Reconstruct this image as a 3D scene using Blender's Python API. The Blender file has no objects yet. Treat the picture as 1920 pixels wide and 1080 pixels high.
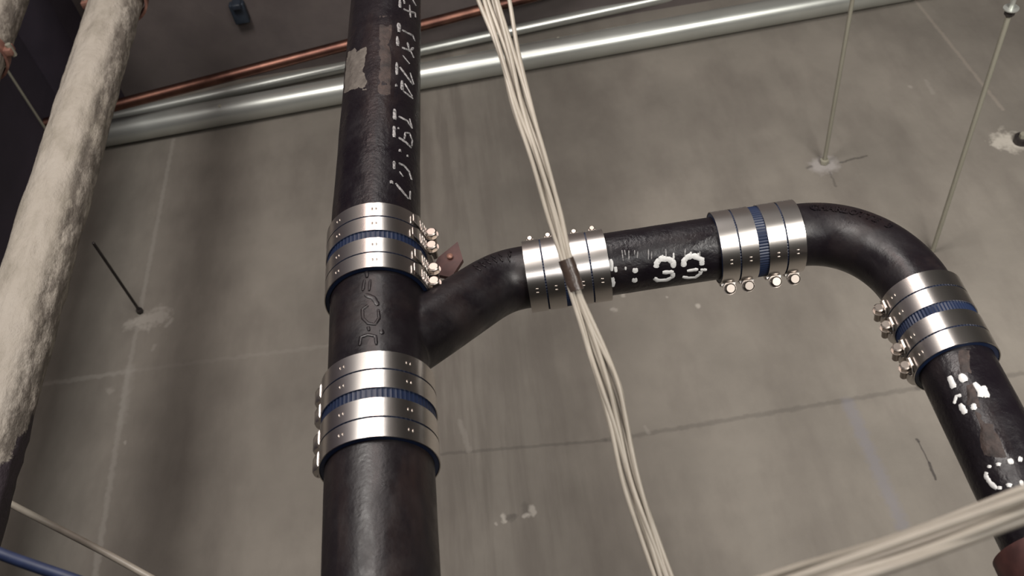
import bpy, bmesh, math, random
from mathutils import Vector, Matrix, noise
random.seed(7)
S = bpy.context.scene
COL = S.collection
# ------------------------------------------------------------------ camera
# world: X to the picture's right, -Y away along the soil stack, Z up; the eye stands 1.5 m over the floor
F = 1750.0
EYE = Vector((0, 0, 1.5))
VP = Vector((-275, -2010, F)); VZ = Vector((285, (F*F-275*285)/2010.0, F))
cz = VZ.normalized(); cy = -VP.normalized(); cx = cy.cross(cz).normalized()
MW = Matrix((cx, cy, cz))                       # picture axes -> world axes
cam_d = bpy.data.cameras.new('camera'); cam = bpy.data.objects.new('camera', cam_d); COL.objects.link(cam)
cam_d.sensor_width = 36; cam_d.lens = F*36/1920; cam_d.clip_start = 0.02
R3 = Matrix((MW @ Vector((1, 0, 0)), MW @ Vector((0, -1, 0)), MW @ Vector((0, 0, -1)))).transposed()
cam.matrix_world = Matrix.Translation(EYE) @ R3.to_4x4()
cam_d.dof.use_dof = True; cam_d.dof.focus_distance = 1.25; cam_d.dof.aperture_fstop = 9.0
S.camera = cam
# ------------------------------------------------------------------ world, lamps, exposure
w = bpy.data.worlds.new('world'); S.world = w; w.use_nodes = True
w.node_tree.nodes['Background'].inputs[0].default_value = (0.55, 0.52, 0.5, 1)
w.node_tree.nodes['Background'].inputs[1].default_value = 0.2
def area(loc, target, size, power, color, sy=None):
    d = bpy.data.lights.new('unseen_light', 'AREA'); d.energy = power; d.color = color  # unseen lamps, set for ceiling brightness and steel highlights
    d.shape = 'RECTANGLE'; d.size = size; d.size_y = sy or size
    o = bpy.data.objects.new('unseen_light', d); COL.objects.link(o)
    p = EYE+Vector(loc); t = EYE+Vector(target)
    o.location = p; o.rotation_euler = (t-p).to_track_quat('-Z', 'Y').to_euler()
    return o
area((1.15, -0.05, -0.55), (1.45, -1.35, 1.9), 0.9, 31, (1.0, 0.96, 0.90)).data.spread = math.radians(110)
area((-0.72, -1.15, -1.15), (-0.75, -1.6, 1.6), 0.6, 47, (1.0, 0.95, 0.90), 0.8)
area((0.16, 0.55, -0.85), (0.15, -0.9, 1.0), 0.30, 6, (1.0, 0.97, 0.96), 0.3)
area((-0.20, -1.65, -0.45), (-0.1, -1.3, 1.2), 0.16, 5.5, (1.0, 0.76, 0.70), 1.1)
area((0.13, -1.65, -0.45), (0.1, -1.3, 1.2), 0.09, 6, (1.0, 0.97, 0.94), 1.1)
S.view_settings.view_transform = 'Standard'; S.view_settings.look = 'None'
S.view_settings.exposure = 0.0; S.view_settings.gamma = 1.0
S.view_settings.use_curve_mapping = False
# ------------------------------------------------------------------ measuring helpers
def ray(px, py): return (MW @ Vector((px-960, py-540, F))).normalized()
def onz(px, py, z):
    """point at height z over the eye seen at a pixel"""
    r = ray(px, py); return EYE + r*(z/r.z)
def hitcyl(px, py, A, B, r):
    """nearest point on a pipe of radius r round A-B"""
    d = (B-A).normalized(); v = ray(px, py); o = EYE-A
    vp = v-d*v.dot(d); op = o-d*o.dot(d)
    a = vp.dot(vp); b = 2*vp.dot(op); c = op.dot(op)-r*r
    q = b*b-4*a*c
    t = (-b-math.sqrt(q))/(2*a) if q > 0 else -b/(2*a)
    p = EYE+v*t; ax = A+d*(p-A).dot(d); n = (p-ax).normalized()
    return ax+n*r, n
# ------------------------------------------------------------------ materials
def mat(name, color=(.5, .5, .5), rough=.5, metal=0.0):
    m = bpy.data.materials.new(name); m.use_nodes = True
    b = m.node_tree.nodes['Principled BSDF']
    b.inputs['Base Color'].default_value = (*color, 1); b.inputs['Roughness'].default_value = rough
    b.inputs['Metallic'].default_value = metal
    return m, m.node_tree, b
def nd(t, kind, **kw):
    n = t.nodes.new(kind)
    for k, v in kw.items(): setattr(n, k, v)
    return n
def tex(t, scale, detail=4, rough=.55, stretch=(1, 1, 1), src='Object'):
    tc = nd(t, 'ShaderNodeTexCoord'); mp = nd(t, 'ShaderNodeMapping'); mp.inputs['Scale'].default_value = stretch
    n = nd(t, 'ShaderNodeTexNoise'); n.inputs['Scale'].default_value = scale
    n.inputs['Detail'].default_value = detail; n.inputs['Roughness'].default_value = rough
    t.links.new(tc.outputs[src], mp.inputs[0]); t.links.new(mp.outputs[0], n.inputs['Vector'])
    return n.outputs['Fac']
def ramp(t, fac, stops):
    r = nd(t, 'ShaderNodeValToRGB'); e = r.color_ramp.elements
    while len(e) < len(stops): e.new(.5)
    for q, (p, c) in zip(e, stops):
        q.position = p; q.color = (*c, 1) if len(c) == 3 else c
    t.links.new(fac, r.inputs[0]); return r.outputs[0]
def mix(t, fac, a, b, mode='MIX'):
    m = nd(t, 'ShaderNodeMix', data_type='RGBA', blend_type=mode)
    for i, v in ((0, fac), (6, a), (7, b)):
        if isinstance(v, (int, float)): m.inputs[i].default_value = v
        elif isinstance(v, tuple): m.inputs[i].default_value = (*v, 1)
        else: t.links.new(v, m.inputs[i])
    return m.outputs[2]
def bump(t, b, h, strength=.3, dist=.002):
    n = nd(t, 'ShaderNodeBump'); n.inputs['Strength'].default_value = strength; n.inputs['Distance'].default_value = dist
    t.links.new(h, n.inputs['Height']); t.links.new(n.outputs[0], b.inputs['Normal'])
def math_(t, op, a, b=None, clamp=False):
    m = nd(t, 'ShaderNodeMath', operation=op); m.use_clamp = clamp
    for i, v in ((0, a), (1, b)):
        if v is None: continue
        if isinstance(v, (int, float)): m.inputs[i].default_value = v
        else: t.links.new(v, m.inputs[i])
    return m.outputs[0]
def vmath(t, op, a, b=None):
    m = nd(t, 'ShaderNodeVectorMath', operation=op)
    for i, v in ((0, a), (1, b)):
        if v is None: continue
        if isinstance(v, (tuple, Vector)): m.inputs[i].default_value = tuple(v)
        elif isinstance(v, (int, float)): m.inputs['Scale'].default_value = v
        else: t.links.new(v, m.inputs['Scale' if (op == 'SCALE' and i == 1) else i])
    return m.outputs['Value'] if op in ('DOT_PRODUCT', 'LENGTH') else m.outputs[0]
ZC = 1.90                                       # ceiling over the eye
# marks of the slab: (pixel a, pixel b, half width m, colour, strength, raggedness)
PALE = (.33, .305, .27); DARK = (.035, .03, .028); CHALK = (.30, .28, .25)
MARKS = [
    ((325, 262), (240, 700), .006, CHALK, .45, .004), ((240, 700), (178, 1080), .007, CHALK, .5, .005),
    ((245, 690), (228, 790), .013, CHALK, .35, .008),
    ((75, 722), (250, 695), .007, CHALK, .45, .006), ((250, 695), (620, 648), .006, CHALK, .18, .006),
    ((820, 852), (1135, 826), .004, DARK, .30, .003), ((1135, 826), (1720, 728), .006, DARK, .28, .004),
    ((1720, 728), (1920, 700), .006, DARK, .3, .004),
    ((1590, 755), (1692, 985), .014, (.16, .16, .20), .35, .008),
    ((1712, -4), (1880, 205), .005, (.30, .26, .22), .45, .003),
    ((275, 600), (300, 592), .030, PALE, .95, .028), ((240, 612), (262, 600), .014, PALE, .6, .016),
    ((312, 612), (322, 600), .006, PALE, .8, .005), ((286, 655), (290, 648), .005, PALE, .55, .004),
    ((1538, 312), (1552, 308), .028, (.33, .31, .30), .7, .014),
    ((1575, 305), (1625, 292), .0035, DARK, .6, .004), ((1555, 322), (1568, 350), .003, DARK, .4, .004),
    ((1514, 315), (1520, 312), .005, DARK, .5, .004),
    ((1885, 262), (1900, 270), .032, (.42, .39, .34), 1.0, .022), ((1866, 268), (1872, 272), .012, (.42, .39, .34), .9, .012),
    ((943, 967), (946, 976), .006, PALE, 1, .005), ((930, 981), (931, 984), .003, PALE, .7, .003),
    ((955, 971), (962, 969), .008, DARK, .4, .006), ((984, 968), (990, 966), .005, PALE, 1, .004),
    ((997, 950), (999, 963), .006, PALE, .9, .005), ((984, 948), (986, 960), .009, DARK, .3, .006),
    ((1168, 552), (1170, 554), .005, PALE, .9, .005), ((1148, 579), (1153, 582), .006, PALE, .8, .005),
    ((1308, 573), (1309, 574), .006, PALE, .9, .003), ((1250, 557), (1251, 558), .003, PALE, .7, .003),
    ((1719, 824), (1722, 828), .0032, DARK, .8, .002), ((1722, 828), (1742, 868), .0016, DARK, .7, .001),
    ((1742, 868), (1754, 898), .0030, DARK, .85, .002),
    ((1706, 162), (1708, 164), .005, PALE, .6, .003), ((234, 829), (235, 831), .004, PALE, .8, .003),
    ((205, 730), (207, 735), .008, PALE, .4, .006), ((610, 1000), (612, 1002), .003, PALE, .5, .003),
    ((862, 790), (880, 845), .006, PALE, .25, .006), ((1210, 800), (1216, 812), .004, PALE, .3, .003),
    ((1735, 150), (1750, 175), .006, PALE, .28, .005),
]
def concrete(name, base, dark, marks=(), streak_shade=True):
    m, t, b = mat(name, base, .85)
    c = ramp(t, tex(t, 2.2, 6, .6), [(.32, tuple(x*.78 for x in base)), (.68, tuple(x*1.12 for x in base))])
    c = mix(t, ramp(t, tex(t, 9, 5, .6, (1.0, .35, 1)), [(.42, (0, 0, 0)), (.70, (.42,)*3)]), c, dark)
    if streak_shade:
        # streaks along the boards, with the stack's cast shadow painted dark beside it
        st = ramp(t, tex(t, 16, 4, .6, (1.6, .12, 1)), [(.45, (0, 0, 0)), (.62, (1, 1, 1))])
        tc = nd(t, 'ShaderNodeTexCoord'); sp = nd(t, 'ShaderNodeSeparateXYZ'); t.links.new(tc.outputs['Object'], sp.inputs[0])
        g = math_(t, 'SUBTRACT', 1, math_(t, 'MULTIPLY', math_(t, 'ABSOLUTE', math_(t, 'SUBTRACT', sp.outputs[0], onz(845, 290, ZC).x)), 2.6), True)
        c = mix(t, math_(t, 'MULTIPLY', math_(t, 'MULTIPLY', st, g), .55), c, dark)
        c = mix(t, math_(t, 'MULTIPLY', g, .22), c, dark)
    wob = nd(t, 'ShaderNodeTexNoise'); wob.inputs['Scale'].default_value = 55; wob.inputs['Detail'].default_value = 3
    tc = nd(t, 'ShaderNodeTexCoord'); t.links.new(tc.outputs['Object'], wob.inputs['Vector'])
    wv = vmath(t, 'SUBTRACT', wob.outputs['Color'], (.5, .5, .5))
    for a, e, hw, col, s, rag in marks:
        A = onz(*a, ZC); B = onz(*e, ZC); d = B-A
        p = vmath(t, 'ADD', tc.outputs['Object'], vmath(t, 'SCALE', wv, rag*3.2))
        pa = vmath(t, 'SUBTRACT', p, A)
        h = math_(t, 'DIVIDE', vmath(t, 'DOT_PRODUCT', pa, d), max(d.length_squared, 1e-9), True)
        q = vmath(t, 'LENGTH', vmath(t, 'SUBTRACT', pa, vmath(t, 'SCALE', tuple(d), h)))
        f = math_(t, 'MULTIPLY', math_(t, 'SUBTRACT', 1, math_(t, 'DIVIDE', math_(t, 'SUBTRACT', q, hw*.55), hw*.9, True), True), s)
        c = mix(t, f, c, col)
    t.links.new(c, b.inputs['Base Color'])
    bump(t, b, tex(t, 60, 6, .7), .25, .004)
    return m
def iron(name, tint=(.0065, .0048, .0068), rough=.30, brown=.40, lump=.8):
    m, t, b = mat(name, tint, rough)
    f = ramp(t, tex(t, 14, 5, .65, (1, 1, .35)), [(.48, (0, 0, 0)), (.70, (brown,)*3)])
    c = mix(t, f, tint, (.036, .023, .020))
    t.links.new(c, b.inputs['Base Color'])
    r = ramp(t, tex(t, 30, 4, .6), [(.3, (rough-.08,)*3), (.75, (rough+.22,)*3)])
    t.links.new(r, b.inputs['Roughness']); b.inputs['Specular IOR Level'].default_value = .38
    n = nd(t, 'ShaderNodeMath', operation='ADD')
    t.links.new(tex(t, 42, 3, .5, (1, 1, .6)), n.inputs[0])
    t.links.new(math_(t, 'MULTIPLY', tex(t, 180, 3, .6), .35), n.inputs[1])
    bump(t, b, n.outputs[0], lump, .0022)
    return m
M = {}
M['ceiling'] = concrete('ceiling_concrete', (.205, .186, .160), (.105, .090, .078), MARKS)
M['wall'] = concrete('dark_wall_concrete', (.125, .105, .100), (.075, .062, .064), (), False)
M['shade_dark'] = concrete('painted_shade', (.040, .031, .046), (.022, .018, .027), (), False)  # shade of the unlit ceiling put into this colour
M['sidewall'] = concrete('side_wall_concrete', (.13, .12, .11), (.08, .07, .065), (), False)
M['iron'] = iron('black_cast_iron'); M['iron_low'] = iron('brownish_cast_iron', (.010, .0075, .009), .38, .6, .35); M['iron_smooth'] = iron('black_fitting_iron', (.007, .0052, .0068), .34, .30, .30)
def steel(name, col=(.74, .70, .665), rough=.27, metal=1.0):
    m, t, b = mat(name, col, rough, metal)
    c = ramp(t, tex(t, 12, 2, .5), [(.3, tuple(x*.92 for x in col)), (.7, col)])
    t.links.new(c, b.inputs['Base Color'])
    t.links.new(ramp(t, tex(t, 8, 2, .5), [(.3, (rough-.02,)*3), (.7, (rough+.03,)*3)]), b.inputs['Roughness'])
    return m
M['steel'] = steel('stainless_band'); M['screwsteel'] = steel('screw_steel', (.42, .37, .33), .36)
M['galv'] = steel('galvanized_steel', (.58, .60, .565), .33, .72); M['rod'] = steel('zinc_rod', (.36, .345, .28), .5, .35)
m, t, b = mat('blue_rubber', (.0055, .0125, .038), .45); M['blue'] = m
bump(t, b, tex(t, 90, 2), .1, .001)
m, t, b = mat('copper', (.62, .27, .17), .42, 1.0); M['copper'] = m
t.links.new(ramp(t, tex(t, 11, 4), [(.3, (.075, .036, .032)), (.7, (.24, .12, .088))]), b.inputs['Base Color'])
m, t, b = mat('red_oxide', (.075, .020, .016), .6); M['oxide'] = m
t.links.new(ramp(t, tex(t, 60, 4), [(.3, (.034, .011, .010)), (.7, (.072, .026, .022))]), b.inputs['Base Color'])
m, t, b = mat('pink_copper_strap', (.30, .15, .11), .5, .3); M['strap'] = m
t.links.new(ramp(t, tex(t, 60, 4), [(.3, (.18, .085, .07)), (.7, (.36, .19, .14))]), b.inputs['Base Color'])
m, t, b = mat('cream_cable_jacket', (.52, .46, .385), .42); M['cable'] = m
t.links.new(ramp(t, tex(t, 24, 3), [(.3, (.31, .275, .228)), (.7, (.40, .358, .30))]), b.inputs['Base Color'])
m, t, b = mat('brown_tape', (.060, .042, .034), .3); M['tape'] = m
bump(t, b, tex(t, 120, 3), .5, .002)
m, t, b = mat('blue_jacket', (.03, .05, .17), .5); M['bluecable'] = m
t.links.new(ramp(t, tex(t, 40, 3), [(.3, (.012, .02, .055)), (.7, (.022, .034, .085))]), b.inputs['Base Color'])
m, t, b = mat('white_stencil_paint', (.62, .60, .58), .6); M['paint'] = m
t.links.new(ramp(t, tex(t, 220, 3, .7), [(.22, (.10, .10, .10)), (.36, (.50, .50, .49)), (.8, (.66, .65, .64))]), b.inputs['Base Color'])
m, t, b = mat('faded_stencil_paint', (.30, .30, .30), .6); M['fadedpaint'] = m
t.links.new(ramp(t, tex(t, 260, 3, .7), [(.35, (.05, .05, .05)), (.6, (.30, .29, .29)), (.8, (.46, .45, .44))]), b.inputs['Base Color'])
m, t, b = mat('grey_dried_mud', (.13, .11, .095), .85); M['mud'] = m
t.links.new(ramp(t, tex(t, 70, 5, .7), [(.3, (.05, .041, .035)), (.7, (.12, .105, .09))]), b.inputs['Base Color'])
bump(t, b, tex(t, 200, 4), .5, .002)
ZW = 1.15
w1, w0 = onz(219, 0, ZW), onz(112, 360, ZW); wd = (w1-w0).normalized()
wN = w0-wd*1.3; wF = w1+wd*.30
COAT = (hitcyl(70, 770, w0, w1, .057)[0]-wF).dot(-wd)+.25+.12
m, t, b = mat('brown_rust_dirt', (.05, .035, .03), .7); M['rustdirt'] = m
t.links.new(ramp(t, tex(t, 60, 5, .7), [(.3, (.010, .007, .007)), (.7, (.055, .036, .030))]), b.inputs['Base Color'])
bump(t, b, tex(t, 200, 4), .5, .002)
m, t, b = mat('dark_steel_rod', (.035, .03, .03), .5, .3); M['darkrod'] = m
t.links.new(ramp(t, tex(t, 60, 3), [(.3, (.02, .017, .017)), (.7, (.05, .042, .04))]), b.inputs['Base Color'])
m, t, b = mat('dark_blue_grey_plastic', (.02, .03, .045), .5); M['clip'] = m
t.links.new(ramp(t, tex(t, 40, 3), [(.3, (.015, .022, .034)), (.7, (.03, .042, .06))]), b.inputs['Base Color'])
# lumpy cream coating that ends raggedly towards the near end
m, t, b = mat('cream_coated_pipe', (.5, .46, .4), .75); M['coat'] = m
cr = ramp(t, tex(t, 13, 6, .65, (1, 1, .45)), [(.28, (.25, .225, .18)), (.5, (.37, .335, .285)), (.8, (.44, .405, .355))])
pit = ramp(t, tex(t, 48, 6, .75, (1, 1, .35)), [(.40, (0, 0, 0)), (.56, (.85, .85, .85))])
tc = nd(t, 'ShaderNodeTexCoord'); sp = nd(t, 'ShaderNodeSeparateXYZ'); t.links.new(tc.outputs['Object'], sp.inputs[0])
flank = math_(t, 'ADD', math_(t, 'MULTIPLY', sp.outputs[0], .79), math_(t, 'MULTIPLY', sp.outputs[1], -.61))
side = math_(t, 'MULTIPLY', math_(t, 'ADD', flank, -.004), 55, True)        # pitted streaks on this flank only, painting its shadow side darker
cr = mix(t, math_(t, 'MULTIPLY', pit, side), cr, (.10, .085, .07))
bare = math_(t, 'ADD', sp.outputs[2], math_(t, 'ADD', math_(t, 'MULTIPLY', tex(t, 26, 5, .7), .24), math_(t, 'MULTIPLY', flank, 4.5)))
bf = nd(t, 'ShaderNodeMapRange'); t.links.new(bare, bf.inputs[0]); bf.inputs[1].default_value = COAT; bf.inputs[2].default_value = COAT+.02
cr = mix(t, bf.outputs[0], cr, (.028, .020, .026)); t.links.new(cr, b.inputs['Base Color'])
hh = math_(t, 'ADD', tex(t, 15, 5, .6), math_(t, 'MULTIPLY', tex(t, 60, 4, .7, (1, 1, .4)), .4))
bump(t, b, hh, .8, .010)
# ------------------------------------------------------------------ object helpers
def put(name, me, material, parent=None, smooth=True):
    o = bpy.data.objects.new(name, me); COL.objects.link(o)
    if material: me.materials.append(material)
    if smooth:
        for p in me.polygons: p.use_smooth = True
    if parent: o.parent = parent
    return o
def build(name, bm, material, parent=None, smooth=True, angle=None):
    bmesh.ops.recalc_face_normals(bm, faces=bm.faces)
    me = bpy.data.meshes.new(name); bm.to_mesh(me); bm.free()
    o = put(name, me, material, parent, smooth)
    if angle:
        for e in me.edges: pass
        me.set_sharp_from_angle(angle=math.radians(angle))
    return o
def thing(name, label, cat, mw=None, group=None):
    o = bpy.data.objects.new(name, None); COL.objects.link(o); o.empty_display_size = .05
    if mw is not None: o.matrix_world = mw
    return tag(o, label, cat, group)
def tag(o, label, cat, group=None):
    o['label'] = label; o['category'] = cat
    if group: o['group'] = group
    return o
def frame(origin, z, x=None):
    """matrix at origin with local Z along z (and X near x)"""
    z = z.normalized(); x = x or Vector((0, 0, 1))
    x = (x-z*x.dot(z)).normalized(); y = z.cross(x)
    return Matrix.Translation(origin) @ Matrix((x, y, z)).transposed().to_4x4()
def box(bm, sx, sy, sz, c=(0, 0, 0), m=None, bev=0):
    r = bmesh.ops.create_cube(bm, size=1, matrix=(m or Matrix()) @ Matrix.Translation(c) @ Matrix.Diagonal((sx, sy, sz, 1)))
    if bev:
        ed = {e for v in r['verts'] for e in v.link_edges}
        bmesh.ops.bevel(bm, geom=list(ed), offset=bev, segments=2, affect='EDGES', profile=.5)
def sweep(bm, pts, rad, seg=24, cap=True, twist=None):
    """tube through pts; rad is a number or a list"""
    n = len(pts); rings = []
    t0 = (pts[1]-pts[0]).normalized(); up = Vector((0, 0, 1)) if abs(t0.z) < .9 else Vector((1, 0, 0))
    x = (up-t0*up.dot(t0)).normalized()
    for i, p in enumerate(pts):
        t = (pts[min(i+1, n-1)]-pts[max(i-1, 0)]).normalized()
        x = (x-t*x.dot(t)).normalized(); y = t.cross(x)
        r = rad[i] if isinstance(rad, (list, tuple)) else rad
        rings.append([bm.verts.new(p+(x*math.cos(a)+y*math.sin(a))*r) for a in [2*math.pi*k/seg for k in range(seg)]])
    for a, b2 in zip(rings, rings[1:]):
        for k in range(seg): bm.faces.new((a[k], a[(k+1) % seg], b2[(k+1) % seg], b2[k]))
    if cap: bm.faces.new(rings[0][::-1]); bm.faces.new(rings[-1])
    return rings
def lathe(bm, prof, seg=64, ribs=None):
    """closed ring from (r, z) profile about local Z"""
    rings = []
    for j, (r, z) in enumerate(prof):
        rings.append([])
        for k in range(seg):
            a = 2*math.pi*k/seg
            rr = r+(ribs if (ribs and k % 2 and r > prof[0][0]) else 0)
            rings[-1].append(bm.verts.new((rr*math.cos(a), rr*math.sin(a), z)))
    n = len(rings)
    for j in range(n):
        a, b2 = rings[j], rings[(j+1) % n]
        for k in range(seg): bm.faces.new((a[k], a[(k+1) % seg], b2[(k+1) % seg], b2[k]))
def pipe_mesh(name, A, B, r, material, parent, wall=.0055, steps=40, lump=0.0, seed=0):
    """hollow pipe A->B in its own frame so that local Z runs along it"""
    L = (B-A).length; seg = 72; bm = bmesh.new(); rings = []
    prof = [(r, L*i/steps) for i in range(steps+1)] + [(r-wall, L), (r-wall, 0)]
    for j, (rr, z) in enumerate(prof):
        ring = []
        for k in range(seg):
            a = 2*math.pi*k/seg; q = rr
            if lump and j <= steps:
                q += lump*noise.noise(Vector((math.cos(a)*3.0, math.sin(a)*3.0, z*14+seed)))+lump*.5*noise.noise(Vector((math.cos(a)*8, math.sin(a)*8, z*40+seed)))
            ring.append(bm.verts.new((q*math.cos(a), q*math.sin(a), z)))
        rings.append(ring)
    n = len(rings)
    for j in range(n):
        a, b2 = rings[j], rings[(j+1) % n]
        for k in range(seg): bm.faces.new((a[k], a[(k+1) % seg], b2[(k+1) % seg], b2[k]))
    return build(name, bm, material, parent, angle=40)
def straight_pipe(name, A, B, r, label, cat, material, lump=0.0, steps=40, seed=0, group=None):
    root = thing(name, label, cat, frame(A, B-A), group)
    pipe_mesh('pipe_wall', A, B, r, material, root, lump=lump, steps=steps, seed=seed)
    return root
def local(o): return o.matrix_world.inverted()
def ribbon(bm, pts, nrm, w, lift=.0006, inv=None, jit=.18):
    """a brushed line of paint lying on a surface"""
    rows = []
    for i, p in enumerate(pts):
        t = (pts[min(i+1, len(pts)-1)]-pts[max(i-1, 0)]).normalized(); s = nrm[i].cross(t).normalized()
        ww = w*(1+random.uniform(-jit, jit))*(.65 if i in (0, len(pts)-1) else 1)
        row = []
        for u, l in ((-.5, .15), (-.32, 1), (0, 1.12), (.32, 1), (.5, .15)):
            q = p+s*(u*ww)+nrm[i]*(lift*l + 0*ww)
            row.append(bm.verts.new(inv @ q if inv else q))
        rows.append(row)
    for a, b2 in zip(rows, rows[1:]):
        for k in range(4): bm.faces.new((a[k], a[k+1], b2[k+1], b2[k]))
def stencil(root, strokes, A, B, r, material, name='stencil_stroke', lift=.0009, steps=5):
    inv = local(root)
    for wpx, poly in strokes:
        bm = bmesh.new()
        if len(poly) == 1: poly = [(poly[0][0], poly[0][1]-wpx*.4), (poly[0][0], poly[0][1]+wpx*.4)]
        P, N = [], []
        for (x0, y0), (x1, y1) in zip(poly, poly[1:]):
            for k in range(steps):
                u = k/steps; p, n = hitcyl(x0+(x1-x0)*u, y0+(y1-y0)*u, A, B, r); P.append(p); N.append(n)
        p, n = hitcyl(*poly[-1], A, B, r); P.append(p); N.append(n)
        ribbon(bm, P, N, wpx*(P[0]-EYE).length/F, lift, inv)
        build(name, bm, material, root)
# ------------------------------------------------------------------ the setting
def slab(name, x0, x1, y0, y1, z0, z1, material):
    bm = bmesh.new(); box(bm, x1-x0, y1-y0, z1-z0, ((x0+x1)/2, (y0+y1)/2, (z0+z1)/2))
    o = build(name, bm, material, None, False); o['kind'] = 'structure'; return o
ZT = EYE.z+ZC; FAR = -2.80
slab('ceiling', -1.68, 3.6, FAR-.2, 3.2, ZT, ZT+.2, M['ceiling'])
slab('floor', -1.68, 3.6, FAR-.2, 3.2, -.1, 0, M['sidewall'])
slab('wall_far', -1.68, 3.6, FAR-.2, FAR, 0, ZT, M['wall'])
slab('wall_near', -1.68, 3.6, 3.0, 3.2, 0, ZT, M['sidewall'])
slab('shade_wall_left', -1.68, -1.475, FAR, 3.0, 0, ZT, M['shade_dark'])  # added dark wall, stands in for the shaded ceiling at left
slab('shade_trim_1', -1.475, -1.33, FAR, FAR+.14, 0, ZT, M['shade_dark'])  # added dark box, carries that painted shade round the corner
slab('wall_right', 3.4, 3.6, FAR, 3.0, 0, ZT, M['sidewall'])
# ------------------------------------------------------------------ soil stack, axes of the pipes
ZM = .84; RM = .057; RB = .040; ZB = .895
A0 = Vector((-.1925, -.10, EYE.z+ZM)); 
def mainpt(d, x=None): return Vector((-.1915 if x is None else x, -d, EYE.z+ZM))
MA, MB = mainpt(.05), mainpt(2.0)
def along_main(px, py, r=RM+.007): return -hitcyl(px, py, MA, MB, r)[0].y
yA1, yA0 = along_main(698, 379), along_main(700, 499)      # upper coupling, far and near ends
yB1, yB0 = along_main(712, 657), along_main(710, 817)
BR = (Vector((-.5, -.791, EYE.z+ZB)), Vector((.8, -.780, EYE.z+ZB)))
def along_br(px, py, r=RB+.005): return hitcyl(px, py, *BR, r)[0].x
def brpt(x): return BR[0]+(BR[1]-BR[0])*((x-BR[0].x)/(BR[1].x-BR[0].x))
xC0, xC1 = along_br(985, 505), along_br(1140, 480)
xD0, xD1 = along_br(1352, 460), along_br(1511, 440)
RX = .4385; ZR = .885
DR = (Vector((RX, -.9, EYE.z+ZR)), Vector((RX-.003, .3, EYE.z+ZR)))
def along_dr(px, py, r=RB+.005): return -hitcyl(px, py, *DR, r)[0].y
yE1, yE0 = along_dr(1722, 513), along_dr(1792, 648)
print('AXES', yA1, yA0, yB1, yB0, xC0, xC1, xD0, xD1, yE1, yE0)
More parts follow.
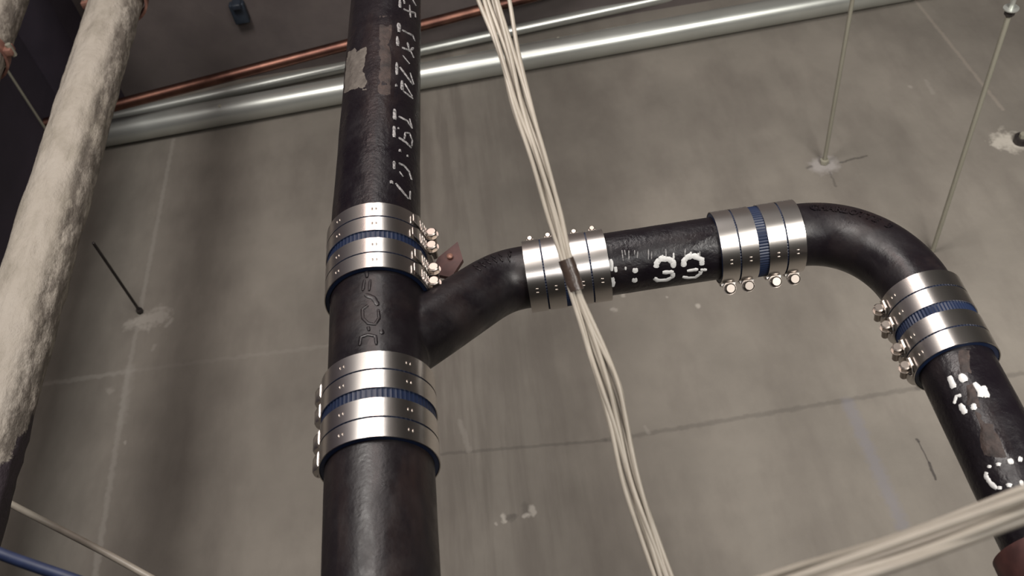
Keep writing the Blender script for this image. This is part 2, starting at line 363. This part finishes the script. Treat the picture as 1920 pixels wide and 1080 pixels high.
# ------------------------------------------------------------------ couplings
def coupling(center, axis, length, r, ref, screw_deg, label, group, rev=1, cent=.5, rivet_degs=(20, -20), head=1.0, hlen=1.0, tail=9):
    """shielded coupling; angles are measured about the axis from ref (the side facing the eye)"""
    root = thing('pipe_coupling', label, 'coupling', frame(center, axis, ref), group)
    L = length; R1 = r+.0042
    bm = bmesh.new(); lathe(bm, [(r+.0002, -L/2), (R1, -L/2+.0004), (R1, L/2-.0004), (r+.0002, L/2)], 150, .0007)
    build('gasket', bm, M['blue'], root, angle=30)
    gap = L*.12; tg = L*.020; bw = (L-gap-2*tg)/4
    zs = [-L/2+bw/2, -L/2+bw*1.5+tg, L/2-bw*1.5-tg, L/2-bw/2]
    for i, zc in enumerate(zs):
        bm = bmesh.new(); R2 = R1+.0010; h = bw/2
        lathe(bm, [(R2, -h), (R2+.0011, -h), (R2+.0011, h), (R2, h)], 120)
        band = build('clamp_band', bm, M['steel'], root, angle=30); band.location = (0, 0, zc)
        # worm housing: an arched box lying round the band
        a = math.radians(screw_deg+(2.0*(i % 2))); seg = 8; bm = bmesh.new(); span = .62*hlen*.042/r; hw = bw*.42
        rows = []
        for k in range(seg+1):
            u = k/seg; ang = a-rev*span*(u-.25); prof = math.sin(math.pi*min(1, u*1.15+.12))**.6*.0052+.0012
            ro = R2+.0010+prof*(r/.045)**.5
            cs = []
            for (ww, rr) in ((-hw, R2), (-hw*.96, ro-.0012), (-hw*.7, ro), (hw*.7, ro), (hw*.96, ro-.0012), (hw, R2)):
                cs.append(bm.verts.new((rr*math.cos(ang), rr*math.sin(ang), ww)))
            rows.append(cs)
        for p, q in zip(rows, rows[1:]):
            for k in range(6): bm.faces.new((p[k], p[(k+1) % 6], q[(k+1) % 6], q[k]))
        bm.faces.new(rows[0]); bm.faces.new(rows[-1][::-1])
        # slots pressed in the strap beside the housing
        for k in range(tail):
            ang = a+rev*(.16+k*.10*.042/r)*1.0
            box(bm, .0010, .0013, hw*1.2, (R2+.0034, 0, 0), Matrix.Rotation(ang, 4, 'Z'))
        # loose end of the strap standing a little off the band
        rows = []
        for k in range(11):
            ang = a+rev*(-.05+k*.11*.042/r*(tail/9 if tail else .12)); ro = R2+.0026+.0002*k*(k > 7); ww = hw*(1.05 if k < 9 else 1.05-.22*(k-8))
            rows.append([bm.verts.new((q_*math.cos(ang), q_*math.sin(ang), z_)) for q_, z_ in ((ro-.0012, -ww), (ro, -ww), (ro, ww), (ro-.0012, ww))])
        for p, q in zip(rows, rows[1:]):
            for k in range(4): bm.faces.new((p[k], p[(k+1) % 4], q[(k+1) % 4], q[k]))
        bm.faces.new(rows[0]); bm.faces.new(rows[-1][::-1])
        hs = build('screw_housing', bm, M['steel'], band, angle=35)
        # hex screw, tangent to the band
        bm = bmesh.new(); rs = hw*.62*head; R3 = R2+.0010+rs*.95
        m4 = Matrix.Rotation(a+rev*span*.25, 4, 'Z') @ Matrix.Translation((R3, 0, 0)) @ Matrix.Rotation(-rev*math.pi/2, 4, 'X')
        def cone(r1, r2, z0, z1, sg):
            bmesh.ops.create_cone(bm, cap_ends=True, segments=sg, radius1=r1, radius2=r2, depth=z1-z0, matrix=m4 @ Matrix.Translation((0, 0, (z0+z1)/2)))
        cone(rs*.62, rs*.62, -.012, .004, 20)
        cone(rs*1.05, rs*1.12, .003, .0048, 28)
        cone(rs*.92, rs*.92, .0048, .0105, 6); cone(rs*.92, rs*.70, .0105, .0117, 24)
        build('screw', bm, M['screwsteel'], band, angle=30)
        for rd in rivet_degs:
            ang = math.radians(rd); bm = bmesh.new()
            for s in (-1, 1):
                mm = Matrix.Rotation(ang+s*.0022/r, 4, 'Z') @ Matrix.Translation((R2+.0011, 0, 0)) @ Matrix.Diagonal((.0009, .0011, .0022, 1))
                bmesh.ops.create_icosphere(bm, subdivisions=2, radius=1, matrix=mm)
            build('rivet', bm, M['screwsteel'], band)
    return root
def toeye(p, axis):
    v = EYE-p; axis = axis.normalized(); return (v-axis*v.dot(axis)).normalized()
YF = Vector((0, -1, 0)); XR = Vector((1, 0, 0))
GA = 'steel banded couplings on the black pipes'
cA = mainpt((yA0+yA1)/2); coupling(cA, YF, yA1-yA0, RM, toeye(cA, YF), 84, 'large steel banded coupling above the wye, screw heads on its right side', GA, rev=-1, rivet_degs=(-3, -48), head=1.3)
cB = mainpt((yB0+yB1)/2); coupling(cB, YF, yB1-yB0, RM, toeye(cB, YF), -100, 'large steel banded coupling below the wye, bright stripe and ribbed blue gap', GA, rev=-1, rivet_degs=(-38, 30), head=.6, hlen=.8, tail=0)
cC = brpt((xC0+xC1)/2); coupling(cC, BR[1]-BR[0], xC1-xC0, RB, toeye(cC, XR), -128, 'small steel banded coupling crossed by the taped cream cable bundle', GA, rivet_degs=(24, 160), head=.7, tail=0)
cD = brpt((xD0+xD1)/2); coupling(cD, BR[1]-BR[0], xD1-xD0, RB, toeye(cD, XR), 100, 'small steel banded coupling right of the white stencilled numbers, screws underneath', GA, rev=-1, rivet_degs=(26, 150), head=1.3, tail=0)
dE = DR[0]-DR[1]; cE = DR[0]+(DR[1]-DR[0])*((.9-(yE0+yE1)/2)/1.2)
coupling(cE, dE, yE1-yE0, RB, toeye(cE, dE), -80, 'small steel banded coupling below the quarter bend, screws on its left side', GA, rev=1, rivet_degs=(-34, 120), head=1.15, tail=4)
# ------------------------------------------------------------------ pipes of the stack
def far_main(d): return Vector((-.1915+.040*(d-.9), -d, EYE.z+ZM))
pA, pB = far_main((yA0+yA1)/2+.004), far_main(2.95)
top_pipe = straight_pipe('soil_pipe', pA, pB, RM, 'glossy black iron pipe above the wye with faded white print and grey mud', 'pipe', M['iron'], .0006, 90, 3)
pN, pF = mainpt(-.9), mainpt((yB0+yB1)/2-.004)
low_pipe = straight_pipe('soil_pipe', pN, pF, RM, 'thick black iron pipe running down from the coupling below the wye', 'pipe', M['iron_low'], .0004, 70, 9)
br_pipe = straight_pipe('branch_pipe', brpt((xC0+xC1)/2+.004), brpt((xD0+xD1)/2-.004), RB, 'short level black iron pipe with bold white 3 8 print between two couplings', 'pipe', M['iron'], .0004, 40, 5)
eM = cE
dr_pipe = straight_pipe('drain_pipe', eM-dE.normalized()*.004, eM-dE.normalized()*.9, RB, 'black iron pipe at right going down from the bend, white print and brown mud', 'pipe', M['iron'], .0005, 60, 11)
# quarter bend
def smooth_path(pts, n):
    out = []
    P = [pts[0]*2-pts[1]]+pts+[pts[-1]*2-pts[-2]]
    for i in range(1, len(P)-2):
        for k in range(n):
            u = k/n; a, b2, c, d = P[i-1:i+3]
            out.append(.5*((2*b2)+(c-a)*u+(2*a-5*b2+4*c-d)*u*u+(3*b2-a-3*c+d)*u**3))
    out.append(pts[-1]); return out
def arc_pts(p0, t0, p1, t1, n=24):
    """rounded corner from p0 leaving along t0 to p1 arriving along t1"""
    k = (p1-p0).length*.39
    return [((1-u)**3)*p0+3*u*(1-u)**2*(p0+t0*k)+3*u*u*(1-u)*(p1-t1*k)+u**3*p1 for u in [i/n for i in range(n+1)]]
b0 = brpt(xD1); b1 = DR[0]+(DR[1]-DR[0])*((.9-yE1)/1.2); tD = (BR[1]-BR[0]).normalized(); tE = (DR[1]-DR[0]).normalized()
bend_c = arc_pts(b0, tD, b1, tE, 36)
bend = thing('quarter_bend', 'black iron quarter bend with raised foundry letters along its outer side', 'pipe fitting', Matrix.Translation(bend_c[18]))
bm = bmesh.new(); pts = [b0-tD*.035]+bend_c+[b1+tE*.03]
sweep(bm, [p-bend_c[18] for p in pts], [RB-.0002]*len(pts), 64)
build('bend_body', bm, M['iron_smooth'], bend, angle=60)
def raised_text(body, size, mapper, name, parent, material, depth=.0012):
    cu = bpy.data.curves.new('lettering', 'FONT'); cu.body = body; cu.size = size; cu.extrude = depth; cu.resolution_u = 2; cu.offset = .00035
    cu.align_x = 'CENTER'; cu.space_character = 1.15
    o = bpy.data.objects.new('lettering', cu); COL.objects.link(o)
    me = bpy.data.meshes.new_from_object(o.evaluated_get(bpy.context.evaluated_depsgraph_get()))
    bpy.data.objects.remove(o)
    for v in me.vertices: v.co = mapper(v.co.x, v.co.y, v.co.z)
    return put(name, me, material, parent, False)
cum = [0]
for a, b2 in zip(bend_c, bend_c[1:]): cum.append(cum[-1]+(b2-a).length)
def map_bend(x, y, z):
    s = cum[-1]*.335+x/1.18; i = max(0, min(len(cum)-2, next((k for k in range(len(cum)-1) if cum[k+1] >= s), len(cum)-2)))
    u = (s-cum[i])/(cum[i+1]-cum[i]); c = bend_c[i].lerp(bend_c[i+1], u)
    t0 = (bend_c[min(i+1, 36)]-bend_c[max(i-1, 0)]).normalized(); t1 = (bend_c[min(i+2, 36)]-bend_c[i]).normalized(); t = t0.lerp(t1, u).normalized()
    n0 = (EYE-c); n0 = (n0-t*n0.dot(t)).normalized(); out = n0.cross(t)       # out: outer flank
    if out.dot(Vector((1, -1, 0))) < 0: out = -out
    ang = math.radians(47)+y/RB
    n = n0*math.cos(ang)+out*math.sin(ang)
    return c+n*(RB+z)-bend_c[18]
raised_text('CHARLOTTE  3', .0148, map_bend, 'raised_lettering', bend, M['iron'], .0017)
# wye with its eighth bend
wy0, wy1 = yB1-.03, yA0+.03
arm0 = mainpt(.648); j = brpt(xC0)
rise = (ZB-ZM)
kx = brpt(xC0-.032)
wc = mainpt((wy0+wy1)/2)
wye = thing('wye_fitting', 'black iron wye with curved side arm between the two large couplings', 'pipe fitting', Matrix.Translation(wc))
adir = (kx-arm0).normalized()
arm_c = [arm0, arm0+(kx-arm0)*.45]+arc_pts(kx-adir*.045, adir, brpt(xC0-.004), tD, 22)+[brpt(xC0+.03)]
bm = bmesh.new(); sweep(bm, [mainpt(wy0)-wc, mainpt((wy0+wy1)/2)-wc, mainpt(wy1)-wc], RM-.0003, 64)
me = bpy.data.meshes.new('wye_body'); 
sweep(bm, [p-wc for p in arm_c], [RB+.001]*2+[RB]*(len(arm_c)-2), 48)
body = build('wye_body', bm, M['iron_smooth'], wye)
rm = body.modifiers.new('cast', 'REMESH'); rm.mode = 'VOXEL'; rm.voxel_size = .0018; rm.use_smooth_shade = True
sm = body.modifiers.new('fillet', 'SMOOTH'); sm.iterations = 9; sm.factor = .6
# worn raised foundry marks on the wye
def on_wye(px, py):
    p, n = hitcyl(px, py, MA, MB, RM); return p, n
bm = bmesh.new()
def ridge(poly, wpx, h=.0007):
    P, N = [], []
    for (x0, y0), (x1, y1) in zip(poly, poly[1:]):
        for k in range(4):
            p, n = on_wye(x0+(x1-x0)*k/4, y0+(y1-y0)*k/4); P.append(p-wc); N.append(n)
    p, n = on_wye(*poly[-1]); P.append(p-wc); N.append(n)
    ribbon(bm, P, N, wpx*.00095, h, None, .1)
ridge([(687, 506), (688, 520)], 5); ridge([(694, 524), (692, 545)], 4); ridge([(683, 525), (680, 545)], 4)
ridge([(684, 552), (700, 558), (709, 572)], 6); ridge([(709, 580), (711, 596), (703, 608), (690, 606), (680, 596), (679, 580), (690, 572)], 4)
ridge([(690, 612), (692, 620)], 4); ridge([(674, 648), (676, 632), (690, 627), (704, 630), (706, 646)], 4); ridge([(715, 618), (717, 626)], 5)
build('raised_foundry_mark', bm, M['iron_smooth'], wye)
# raised marks on the arm's upper flank
bm = bmesh.new()
ci = len(arm_c)//2
for k, (i, ang) in enumerate([(3, 50), (6, 52), (9, 54), (12, 52), (15, 50), (19, 46), (20, 56)]):
    c = arm_c[i]; t = (arm_c[i+1]-arm_c[i-1]).normalized(); n0 = EYE-c; n0 = (n0-t*n0.dot(t)).normalized(); o2 = n0.cross(t)
    if o2.y > 0: o2 = -o2
    for s in (-1, 1):
        P, N = [], []
        for q in range(5):
            a = math.radians(ang+s*6+q*3-6); n = n0*math.cos(a)+o2*math.sin(a); P.append(c+t*(s*.0018)+n*RB-wc); N.append(n)
        ribbon(bm, P, N, .0022, .0016)
build('raised_foundry_mark', bm, M['iron_smooth'], wye)
# ------------------------------------------------------------------ stencil print
TOP = [(6, [(750, 0), (750, 15)]), (5, [(756, 17), (765, 21), (779, 25), (779, 34)]), (4, [(757, 0), (759, 8)]), (5, [(774, 0), (780, 11)]), (4, [(768, 10), (770, 34)]),
 (7, [(748, 44), (748, 61)]), (6, [(745, 69), (746, 87)]), (5, [(753, 56), (774, 67), (778, 78)]), (5, [(753, 89), (770, 96), (776, 109)]), (5, [(764, 80), (768, 96), (775, 90)]),
 (3, [(755, 104), (768, 120)]), (6, [(744, 118), (744, 141)]), (6, [(750, 126), (774, 159)]), (4, [(769, 137), (776, 159)]), (5, [(743, 158), (743, 163)]),
 (7, [(754, 152), (754, 170)]), (5, [(755, 170), (774, 185)]), (4, [(759, 157), (773, 181)]), (7, [(740, 205), (740, 225)]), (6, [(739, 237), (739, 258)]),
 (6, [(747, 218), (764, 227), (773, 241)]), (4, [(768, 223), (773, 241)]), (4, [(747, 241)]), (7, [(747, 258), (760, 266), (771, 277)]),
 (4, [(758, 262), (760, 249), (768, 250), (773, 264), (772, 275)]), (6, [(750, 283)]), (5, [(764, 293)]), (6, [(739, 303), (739, 318)]),
 (6, [(747, 306), (758, 311), (767, 322), (772, 338)]), (3, [(749, 322), (756, 332)]), (7, [(734, 342)]), (6, [(742, 344), (766, 373)]), (5, [(769, 359), (769, 375)])]
stencil(top_pipe, TOP, pA, pB, RM, M['fadedpaint'])
MID = [(6, [(1145, 486), (1147, 508)]), (5, [(1154, 500), (1155, 510)]), (8, [(1147, 520), (1149, 537)]), (3, [(1173, 500), (1173, 506)]), (9, [(1191, 507)]), (8, [(1190, 525)]),
 (8, [(1230, 502), (1232, 491), (1240, 485), (1254, 486), (1262, 491), (1263, 502)]), (3, [(1263, 474), (1263, 486)]), (3, [(1242, 478), (1243, 486)]), (7, [(1242, 511), (1263, 510)]),
 (7, [(1226, 521), (1233, 526), (1250, 525), (1261, 519), (1262, 511)]), (8, [(1282, 500), (1282, 489), (1290, 481), (1302, 480), (1316, 487), (1316, 497)]),
 (3, [(1295, 472), (1296, 481)]), (3, [(1309, 474), (1310, 483)]), (6, [(1288, 508), (1309, 505)]), (5, [(1313, 506), (1325, 506)]), (6, [(1279, 519), (1290, 521), (1304, 520), (1313, 513), (1314, 508)])]
MID = [(w_*1.25, p_) for w_, p_ in MID]
stencil(br_pipe, MID, *BR, RB, M['paint'])
SM = [(2.5, [(x, 468+random.uniform(-3, 4)), (x+random.uniform(-2, 3), 482+random.uniform(-4, 8))]) for x in (1166, 1171, 1179, 1190, 1196, 1216, 1222, 1248, 1285, 1312)]
stencil(br_pipe, SM, *BR, RB, M['fadedpaint'], 'paint_smear')
LOW = [(11, [(1780, 706), (1789, 728)]), (13, [(1801, 702), (1810, 716)]), (10, [(1827, 718), (1840, 734), (1838, 745)]), (10, [(1844, 724), (1851, 746)]), (6, [(1803, 741), (1793, 743), (1789, 757)]),
 (10, [(1800, 758), (1811, 776)]), (9, [(1826, 757), (1826, 769)]), (7, [(1855, 875)]), (8, [(1872, 871)]), (9, [(1890, 866), (1900, 864)]), (9, [(1909, 860), (1917, 862)]),
 (8, [(1850, 885), (1848, 892), (1857, 906), (1870, 917)]), (8, [(1874, 915)]), (9, [(1892, 910)]), (9, [(1912, 906), (1919, 905)]), (9, [(1916, 1017), (1924, 1020)])]
stencil(dr_pipe, LOW, *DR, RB, M['paint'])
# dried mud and scrapes
def patch(root, quad, A, B, r, material, name, thick=.0012, nu=22, nv=22, rag=.18):
    """ragged thin crust covering the pixel quad (four corners) on a pipe"""
    bm = bmesh.new(); inv = local(root); g = {}
    for i in range(nu+1):
        for k in range(nv+1):
            u, v = i/nu, k/nv
            x = (quad[0][0]*(1-u)+quad[1][0]*u)*(1-v)+(quad[3][0]*(1-u)+quad[2][0]*u)*v
            y = (quad[0][1]*(1-u)+quad[1][1]*u)*(1-v)+(quad[3][1]*(1-u)+quad[2][1]*u)*v
            p, n = hitcyl(x, y, A, B, r)
            e = min(u, 1-u, v, 1-v)*2.2 + rag*noise.noise(p*60)*2
            h = thick*max(-.6, min(1, e*2.2-.25)) + .0003*noise.noise(p*200)
            g[i, k] = bm.verts.new(inv @ (p+n*h))
    for i in range(nu):
        for k in range(nv): bm.faces.new((g[i, k], g[i+1, k], g[i+1, k+1], g[i, k+1]))
    return build(name, bm, material, root)
patch(top_pipe, [(650, 88), (690, 84), (688, 168), (643, 175)], pA, pB, RM, M['mud'], 'dried_mud')
patch(top_pipe, [(712, 30), (735, 30), (732, 178), (708, 180)], pA, pB, RM, M['rustdirt'], 'rust_dirt', .0005, rag=.75)
patch(dr_pipe, [(1828, 770), (1862, 790), (1888, 858), (1842, 868)], *DR, RB, M['rustdirt'], 'rust_dirt')
patch(dr_pipe, [(1812, 722), (1826, 716), (1838, 765), (1812, 760)], *DR, RB, M['rustdirt'], 'rust_dirt', .0009)
patch(dr_pipe, [(1795, 655), (1818, 655), (1822, 700), (1800, 700)], *DR, RB, M['rustdirt'], 'rust_dirt', .0008)
# ------------------------------------------------------------------ cream coated pipe at left and its neighbour
wp = thing('coated_pipe', 'cream coated lumpy pipe slanting down the left side, dark where bare', 'pipe', frame(wF, wN-wF, Vector((1, 0, 0))))
pipe_mesh('pipe_wall', wF, wN, .0575, M['coat'], wp, lump=.0035, steps=150, seed=2)
v1, v0 = onz(4, 0, ZW), onz(-48, 130, ZW); vd = (v1-v0).normalized()
vp = thing('coated_pipe', 'pale grey pipe cut off by the upper left corner of the photo', 'pipe', frame(v1+vd*.4, v0-v1, Vector((1, 0, 0))))
pipe_mesh('pipe_wall', v1+vd*.4, v0-vd*1.0, .056, M['coat'], vp, lump=.002, steps=80, seed=8)
def ring_clamp(c, axis, r, width, ref, label, ears, material, cat='pipe clamp', th=.006, ear=.03, group=None):
    root = thing('pipe_clamp', label, cat, frame(c, axis, ref), group)
    bm = bmesh.new(); h = width/2; lathe(bm, [(r, -h), (r+th, -h), (r+th, h), (r, h)], 64); build('clamp_ring', bm, material, root, angle=40)
    for a in ears:
        bm = bmesh.new(); mm = Matrix.Rotation(math.radians(a), 4, 'Z'); box(bm, ear, .018, width, (r+th+ear/2-.004, 0, 0), mm, .003)
        e = build('clamp_ear', bm, material, root, angle=40)
        bm = bmesh.new(); bmesh.ops.create_cone(bm, cap_ends=True, segments=6, radius1=.007, radius2=.007, depth=.032, matrix=mm @ Matrix.Translation((r+th+ear*.55, 0, 0)) @ Matrix.Rotation(math.pi/2, 4, 'X'))
        build('bolt', bm, M['rod'], e, angle=30)
    return root
cw = onz(224, -6, ZW); ring_clamp(cw, wd, .060, .032, Vector((1, 0, 0)), 'pinkish copper clamp round the cream pipe at the top edge', (0, 180), M['strap'])
cv = onz(-40, 105, ZW); ring_clamp(cv, vd, .060, .03, Vector((1, 0, 0)), 'pinkish copper clamp round the pale corner pipe', (0, 180), M['strap'], ear=.02)
cr_ = hitcyl(1908, 1102, *DR, RB)[0]; dn = (DR[1]-DR[0]).normalized(); cr_ = DR[0]+dn*(cr_-DR[0]).dot(dn)
ring_clamp(cr_, dn, RB+.0008, .05, toeye(cr_, dn), 'maroon clamp round the right pipe at the bottom corner', (), M['oxide'], th=.011)
# red oxide hanger plate behind the wye arm
bm = bmesh.new()
zc = .905
q = [onz(x, y, zc)-EYE for x, y in ((858, 453), (868, 486), (846, 520), (806, 512), (822, 482))]
cc = sum(q, Vector())/5
vb = [bm.verts.new(p-cc) for p in q]; f = bm.faces.new(vb); r = bmesh.ops.extrude_face_region(bm, geom=[f]); bmesh.ops.translate(bm, verts=[v for v in r['geom'] if isinstance(v, bmesh.types.BMVert)], vec=(0, 0, .006))
pl = thing('hanger_plate', 'dark red hanger plate poking out behind the wye arm', 'plate', Matrix.Translation(EYE+cc))
build('plate', bm, M['oxide'], pl, False)
bm = bmesh.new(); p = onz(844, 483, zc)-EYE-cc; bmesh.ops.create_cone(bm, cap_ends=True, segments=20, radius1=.0042, radius2=.0034, depth=.004, matrix=Matrix.Translation(p+Vector((0, 0, -.002))))
build('rivet', bm, M['strap'], pl)
# ------------------------------------------------------------------ conduits along the wall
def tube_px(name, a, b2, z, r, label, cat, material, group=None, x0=-1.47, x1=1.5):
    A, B = onz(*a, z), onz(*b2, z); d = (B-A).normalized(); A = A+d*((x0-A.x)/d.x); B = B+d*((x1-B.x)/d.x)
    L = (B-A).length; root = thing(name, label, cat, frame(A, d), group)
    bm = bmesh.new(); sweep(bm, [Vector((0, 0, L*i/30)) for i in range(31)], r, 48); build('tube', bm, material, root, angle=60)
    return root, A, d
c1, cA_, cd = tube_px('steel_conduit', (300, 232), (1200, 68), ZC-.046, .043, 'wide bright galvanized conduit running across under the ceiling', 'conduit', M['galv'])
tube_px('steel_conduit', (300, 200), (1200, 6), ZC-.030, .0185, 'thin galvanized conduit just above the wide one, behind the black stack', 'conduit', M['galv'], x1=.85)
tube_px('copper_pipe', (560, 108), (900, 19), 1.74, .019, 'copper pipe above the galvanized conduits', 'pipe', M['copper'], x1=.35)
# set screws and hole in the wide conduit
for px, py in ((412, 199), (1045, 64)):
    p, n = hitcyl(px, py, cA_, cA_+cd, .043); bm = bmesh.new()
    bmesh.ops.create_cone(bm, cap_ends=True, segments=16, radius1=.006, radius2=.005, depth=.004, matrix=c1.matrix_world.inverted() @ frame(p, n))
    build('set_screw', bm, M['rod'], c1, angle=30)
# ------------------------------------------------------------------ threaded hanger rods
def rod(anchor, end_px, r, label, material, nut=True, plate=True, zend=None):
    top = anchor if isinstance(anchor, Vector) else onz(*anchor, ZC)
    # lowest point: where the vertical line passes the given picture row
    best = None
    for k in range(4000):
        z = top.z-k*.0005; p = Vector((top.x, top.y, z))-EYE; c = MW.transposed() @ p
        if c.z <= .05: break
        py = 540+F*c.y/c.z
        if py <= end_px: break
    zb = zend if zend else z
    root = thing('threaded_rod', label, 'rod', Matrix.Translation(top))
    L = top.z-zb; bm = bmesh.new(); n = int(L/.0018); pts = []; rad = []
    for i in range(n+1):
        pts.append(Vector((0, 0, -L*i/n))); rad.append(r*(.9 if i % 2 else .72))
    sweep(bm, pts, rad, 12); build('rod', bm, material, root, angle=80)
    if nut:
        bm = bmesh.new(); bmesh.ops.create_cone(bm, cap_ends=True, segments=6, radius1=r*2, radius2=r*2, depth=.012, matrix=Matrix.Translation((0, 0, -.008))); build('anchor_nut', bm, material, root, angle=30)
    return root, zb
rod((1545, 306), -60, .0064, 'dull threaded rod from the anchor above the level branch pipe', M['rod'])
r2, zb2 = rod((1748, 472), 26, .0064, 'bright threaded rod slanting up the right, above the quarter bend', M['rod'], nut=False)
rod((264, 586), 455, .0046, 'short dark threaded rod at the pale ceiling patch beside the cream pipe', M['darkrod'])
zz = -1.42/ray(45, 180).x*ray(45, 180).z; pz = onz(45, 180, zz); pz.z = ZT; rod(pz, 118, .0050, 'threaded rod in the dark corner left of the cream pipe', M['rod'], zend=None)
# strut nut at the low end of the right rod
bm = bmesh.new(); e2 = Vector((r2.location.x, r2.location.y, zb2))
nutroot = thing('rod_nut', 'dark nut and washer on the bright rod in the top right corner', 'nut', Matrix.Translation(e2))
bmesh.ops.create_cone(bm, cap_ends=True, segments=6, radius1=.010, radius2=.010, depth=.012, matrix=Matrix.Translation((0, 0, -.004))); build('nut', bm, M['darkrod'], nutroot, angle=30)
bm = bmesh.new(); lathe(bm, [(.004, -.014), (.015, -.014), (.015, -.0115), (.004, -.0115)], 32); build('washer', bm, M['galv'], nutroot, angle=30)
bm = bmesh.new(); bmesh.ops.create_cone(bm, cap_ends=True, segments=12, radius1=.005, radius2=.005, depth=.03, matrix=Matrix.Translation((0, 0, -.024))); build('rod_tip', bm, M['galv'], nutroot, angle=30)
# anchor in the broken patch at the right edge
pa = onz(1914, 266, ZC); ar = thing('ceiling_anchor', 'dark steel anchor in the pale broken patch at the right edge', 'anchor', Matrix.Translation(pa))
bm = bmesh.new(); lathe(bm, [(.010, -.018), (.021, -.018), (.021, 0), (.010, 0)], 32); build('sleeve', bm, M['darkrod'], ar, angle=30)
bm = bmesh.new(); bmesh.ops.create_cone(bm, cap_ends=True, segments=6, radius1=.010, radius2=.010, depth=.03, matrix=Matrix.Translation((0, 0, -.015))); build('bolt', bm, M['rod'], ar, angle=30)
# blue clip on the wall at the top
pb = ray(450, 18); tb = (FAR-0.0)/pb.y; pb = EYE+pb*tb
bc = thing('wall_clip', 'small blue clip on the dark wall near the top edge', 'clip', Matrix.Translation(pb))
bm = bmesh.new(); box(bm, .05, .03, .075, (0, .016, 0), None, .006); build('clip_body', bm, M['clip'], bc)
bm = bmesh.new(); box(bm, .03, .045, .02, (.004, .026, -.036), None, .004); build('clip_tab', bm, M['clip'], bc)
# ------------------------------------------------------------------ cream cable bundles
def at(px, py, depth):
    v = Vector((px-960, py-540, F))*(depth/F); return EYE+MW @ v
def cable(name, pts, r, parent, origin, material):
    bm = bmesh.new(); P = smooth_path(pts, 6); sweep(bm, [p-origin for p in P], r, 10); return build(name, bm, material, parent)
SP = [(-60, 906, 34, .93), (0, 921, 30, .92), (100, 951, 24, .90), (200, 978, 23.5, .885), (300, 1011.5, 19.5, .87), (400, 1041, 19, .86), (480, 1060.5, 13, .85), (545, 1077, 12.5, .845),
      (610, 1100, 17, .835), (660, 1117, 22, .83), (725, 1139, 25, .82), (800, 1160, 23, .815), (900, 1184, 21, .805), (1000, 1217, 21, .795), (1080, 1244, 20, .785), (1150, 1268, 22, .775)]
o0 = at(1070, 515, .848)
cb = thing('cable_bundle', 'long bundle of cream cables taped together, crossing in front of the left small coupling', 'cable', Matrix.Translation(o0))
NS = 10
slots = [(-.88, 0), (-.62, 1), (-.36, 0), (-.12, 1), (.12, 0), (.38, 1), (.62, 0), (.88, 0), (0, 2), (.5, 2)]
for i in range(NS):
    u0, lay = slots[i]; pts = []
    for (y, x, hwid, dep) in SP:
        tightness = max(0, 1-abs(y-510)/90)
        wander = .22*math.sin(y*.011+i*1.9)*(1-tightness)
        u = max(-1, min(1, u0+wander)); h2 = hwid-4.2
        bulge = 0
        if i == 6: bulge = 9*math.exp(-((y-705)/45)**2)
        if i == 7 and y < 150: bulge = 8*math.exp(-((y-0)/70)**2)
        # bundle leans, so offsets are taken square to its run
        pts.append(at(x+(u*h2+bulge)*.96, y-(u*h2)*.30, dep+lay*.0042+.0012*math.sin(i+y*.02)))
    cable('cable', pts, .00215, cb, o0, M['cable'])
bm = bmesh.new(); tp = [at(1061, 486, .848), at(1066, 500, .848), at(1071.5, 515, .847), at(1076, 530, .846), at(1081, 545, .8455)]
rg = sweep(bm, [p-o0 for p in tp], [.0071, .0074, .0073, .0074, .0070], 28)
build('tape_band', bm, M['tape'], cb, angle=50)
# second bundle, close to the eye at the lower right
o1 = at(1720, 1010, .43)
cb2 = thing('cable_bundle', 'thick looking bundle of cream cables cutting across the lower right corner', 'cable', Matrix.Translation(o1))
for k, (xa, ya, xb, yb, dp) in enumerate(((1560, 1046, 1920, 919, .445), (1500, 1079, 1920, 931, .42), (1560, 1079, 1920, 942, .436), (1600, 1075, 1920, 960, .42), (1650, 1070, 1920, 974, .418))):
    pts = []
    for u in (-.45, -.2, 0, .25, .5, .75, 1, 1.25):
        pts.append(at(xa+(xb-xa)*u, ya+(yb-ya)*u-4*math.sin(u*math.pi)*(-1) + 2*math.sin(k*2+u*5), dp+.004*math.sin(u*3+k)))
    cable('cable', pts, .0022, cb2, o1, M['cable'])
# lone cables at the lower left
o2 = at(150, 1010, .8)
cb3 = tag(cable('cable', [at(-60, 902, 1.75), at(22, 946, 1.73), at(80, 976, 1.71), at(150, 1012, 1.70), at(215, 1046, 1.69), at(280, 1082, 1.68), at(360, 1125, 1.67)], .0064, None, o2, M['cable']), 'single cream cable sloping down across the lower left corner, behind the coated pipe', 'cable')
cb3.location = o2
o3 = at(50, 1050, .75)
cb4 = tag(cable('cable', [at(-80, 1004, .77), at(0, 1038, .76), at(60, 1060, .75), at(130, 1084, .74), at(200, 1110, .73)], .0048, None, o3, M['bluecable']), 'blue cable in the lower left corner below the cream one', 'cable')
cb4.location = o3
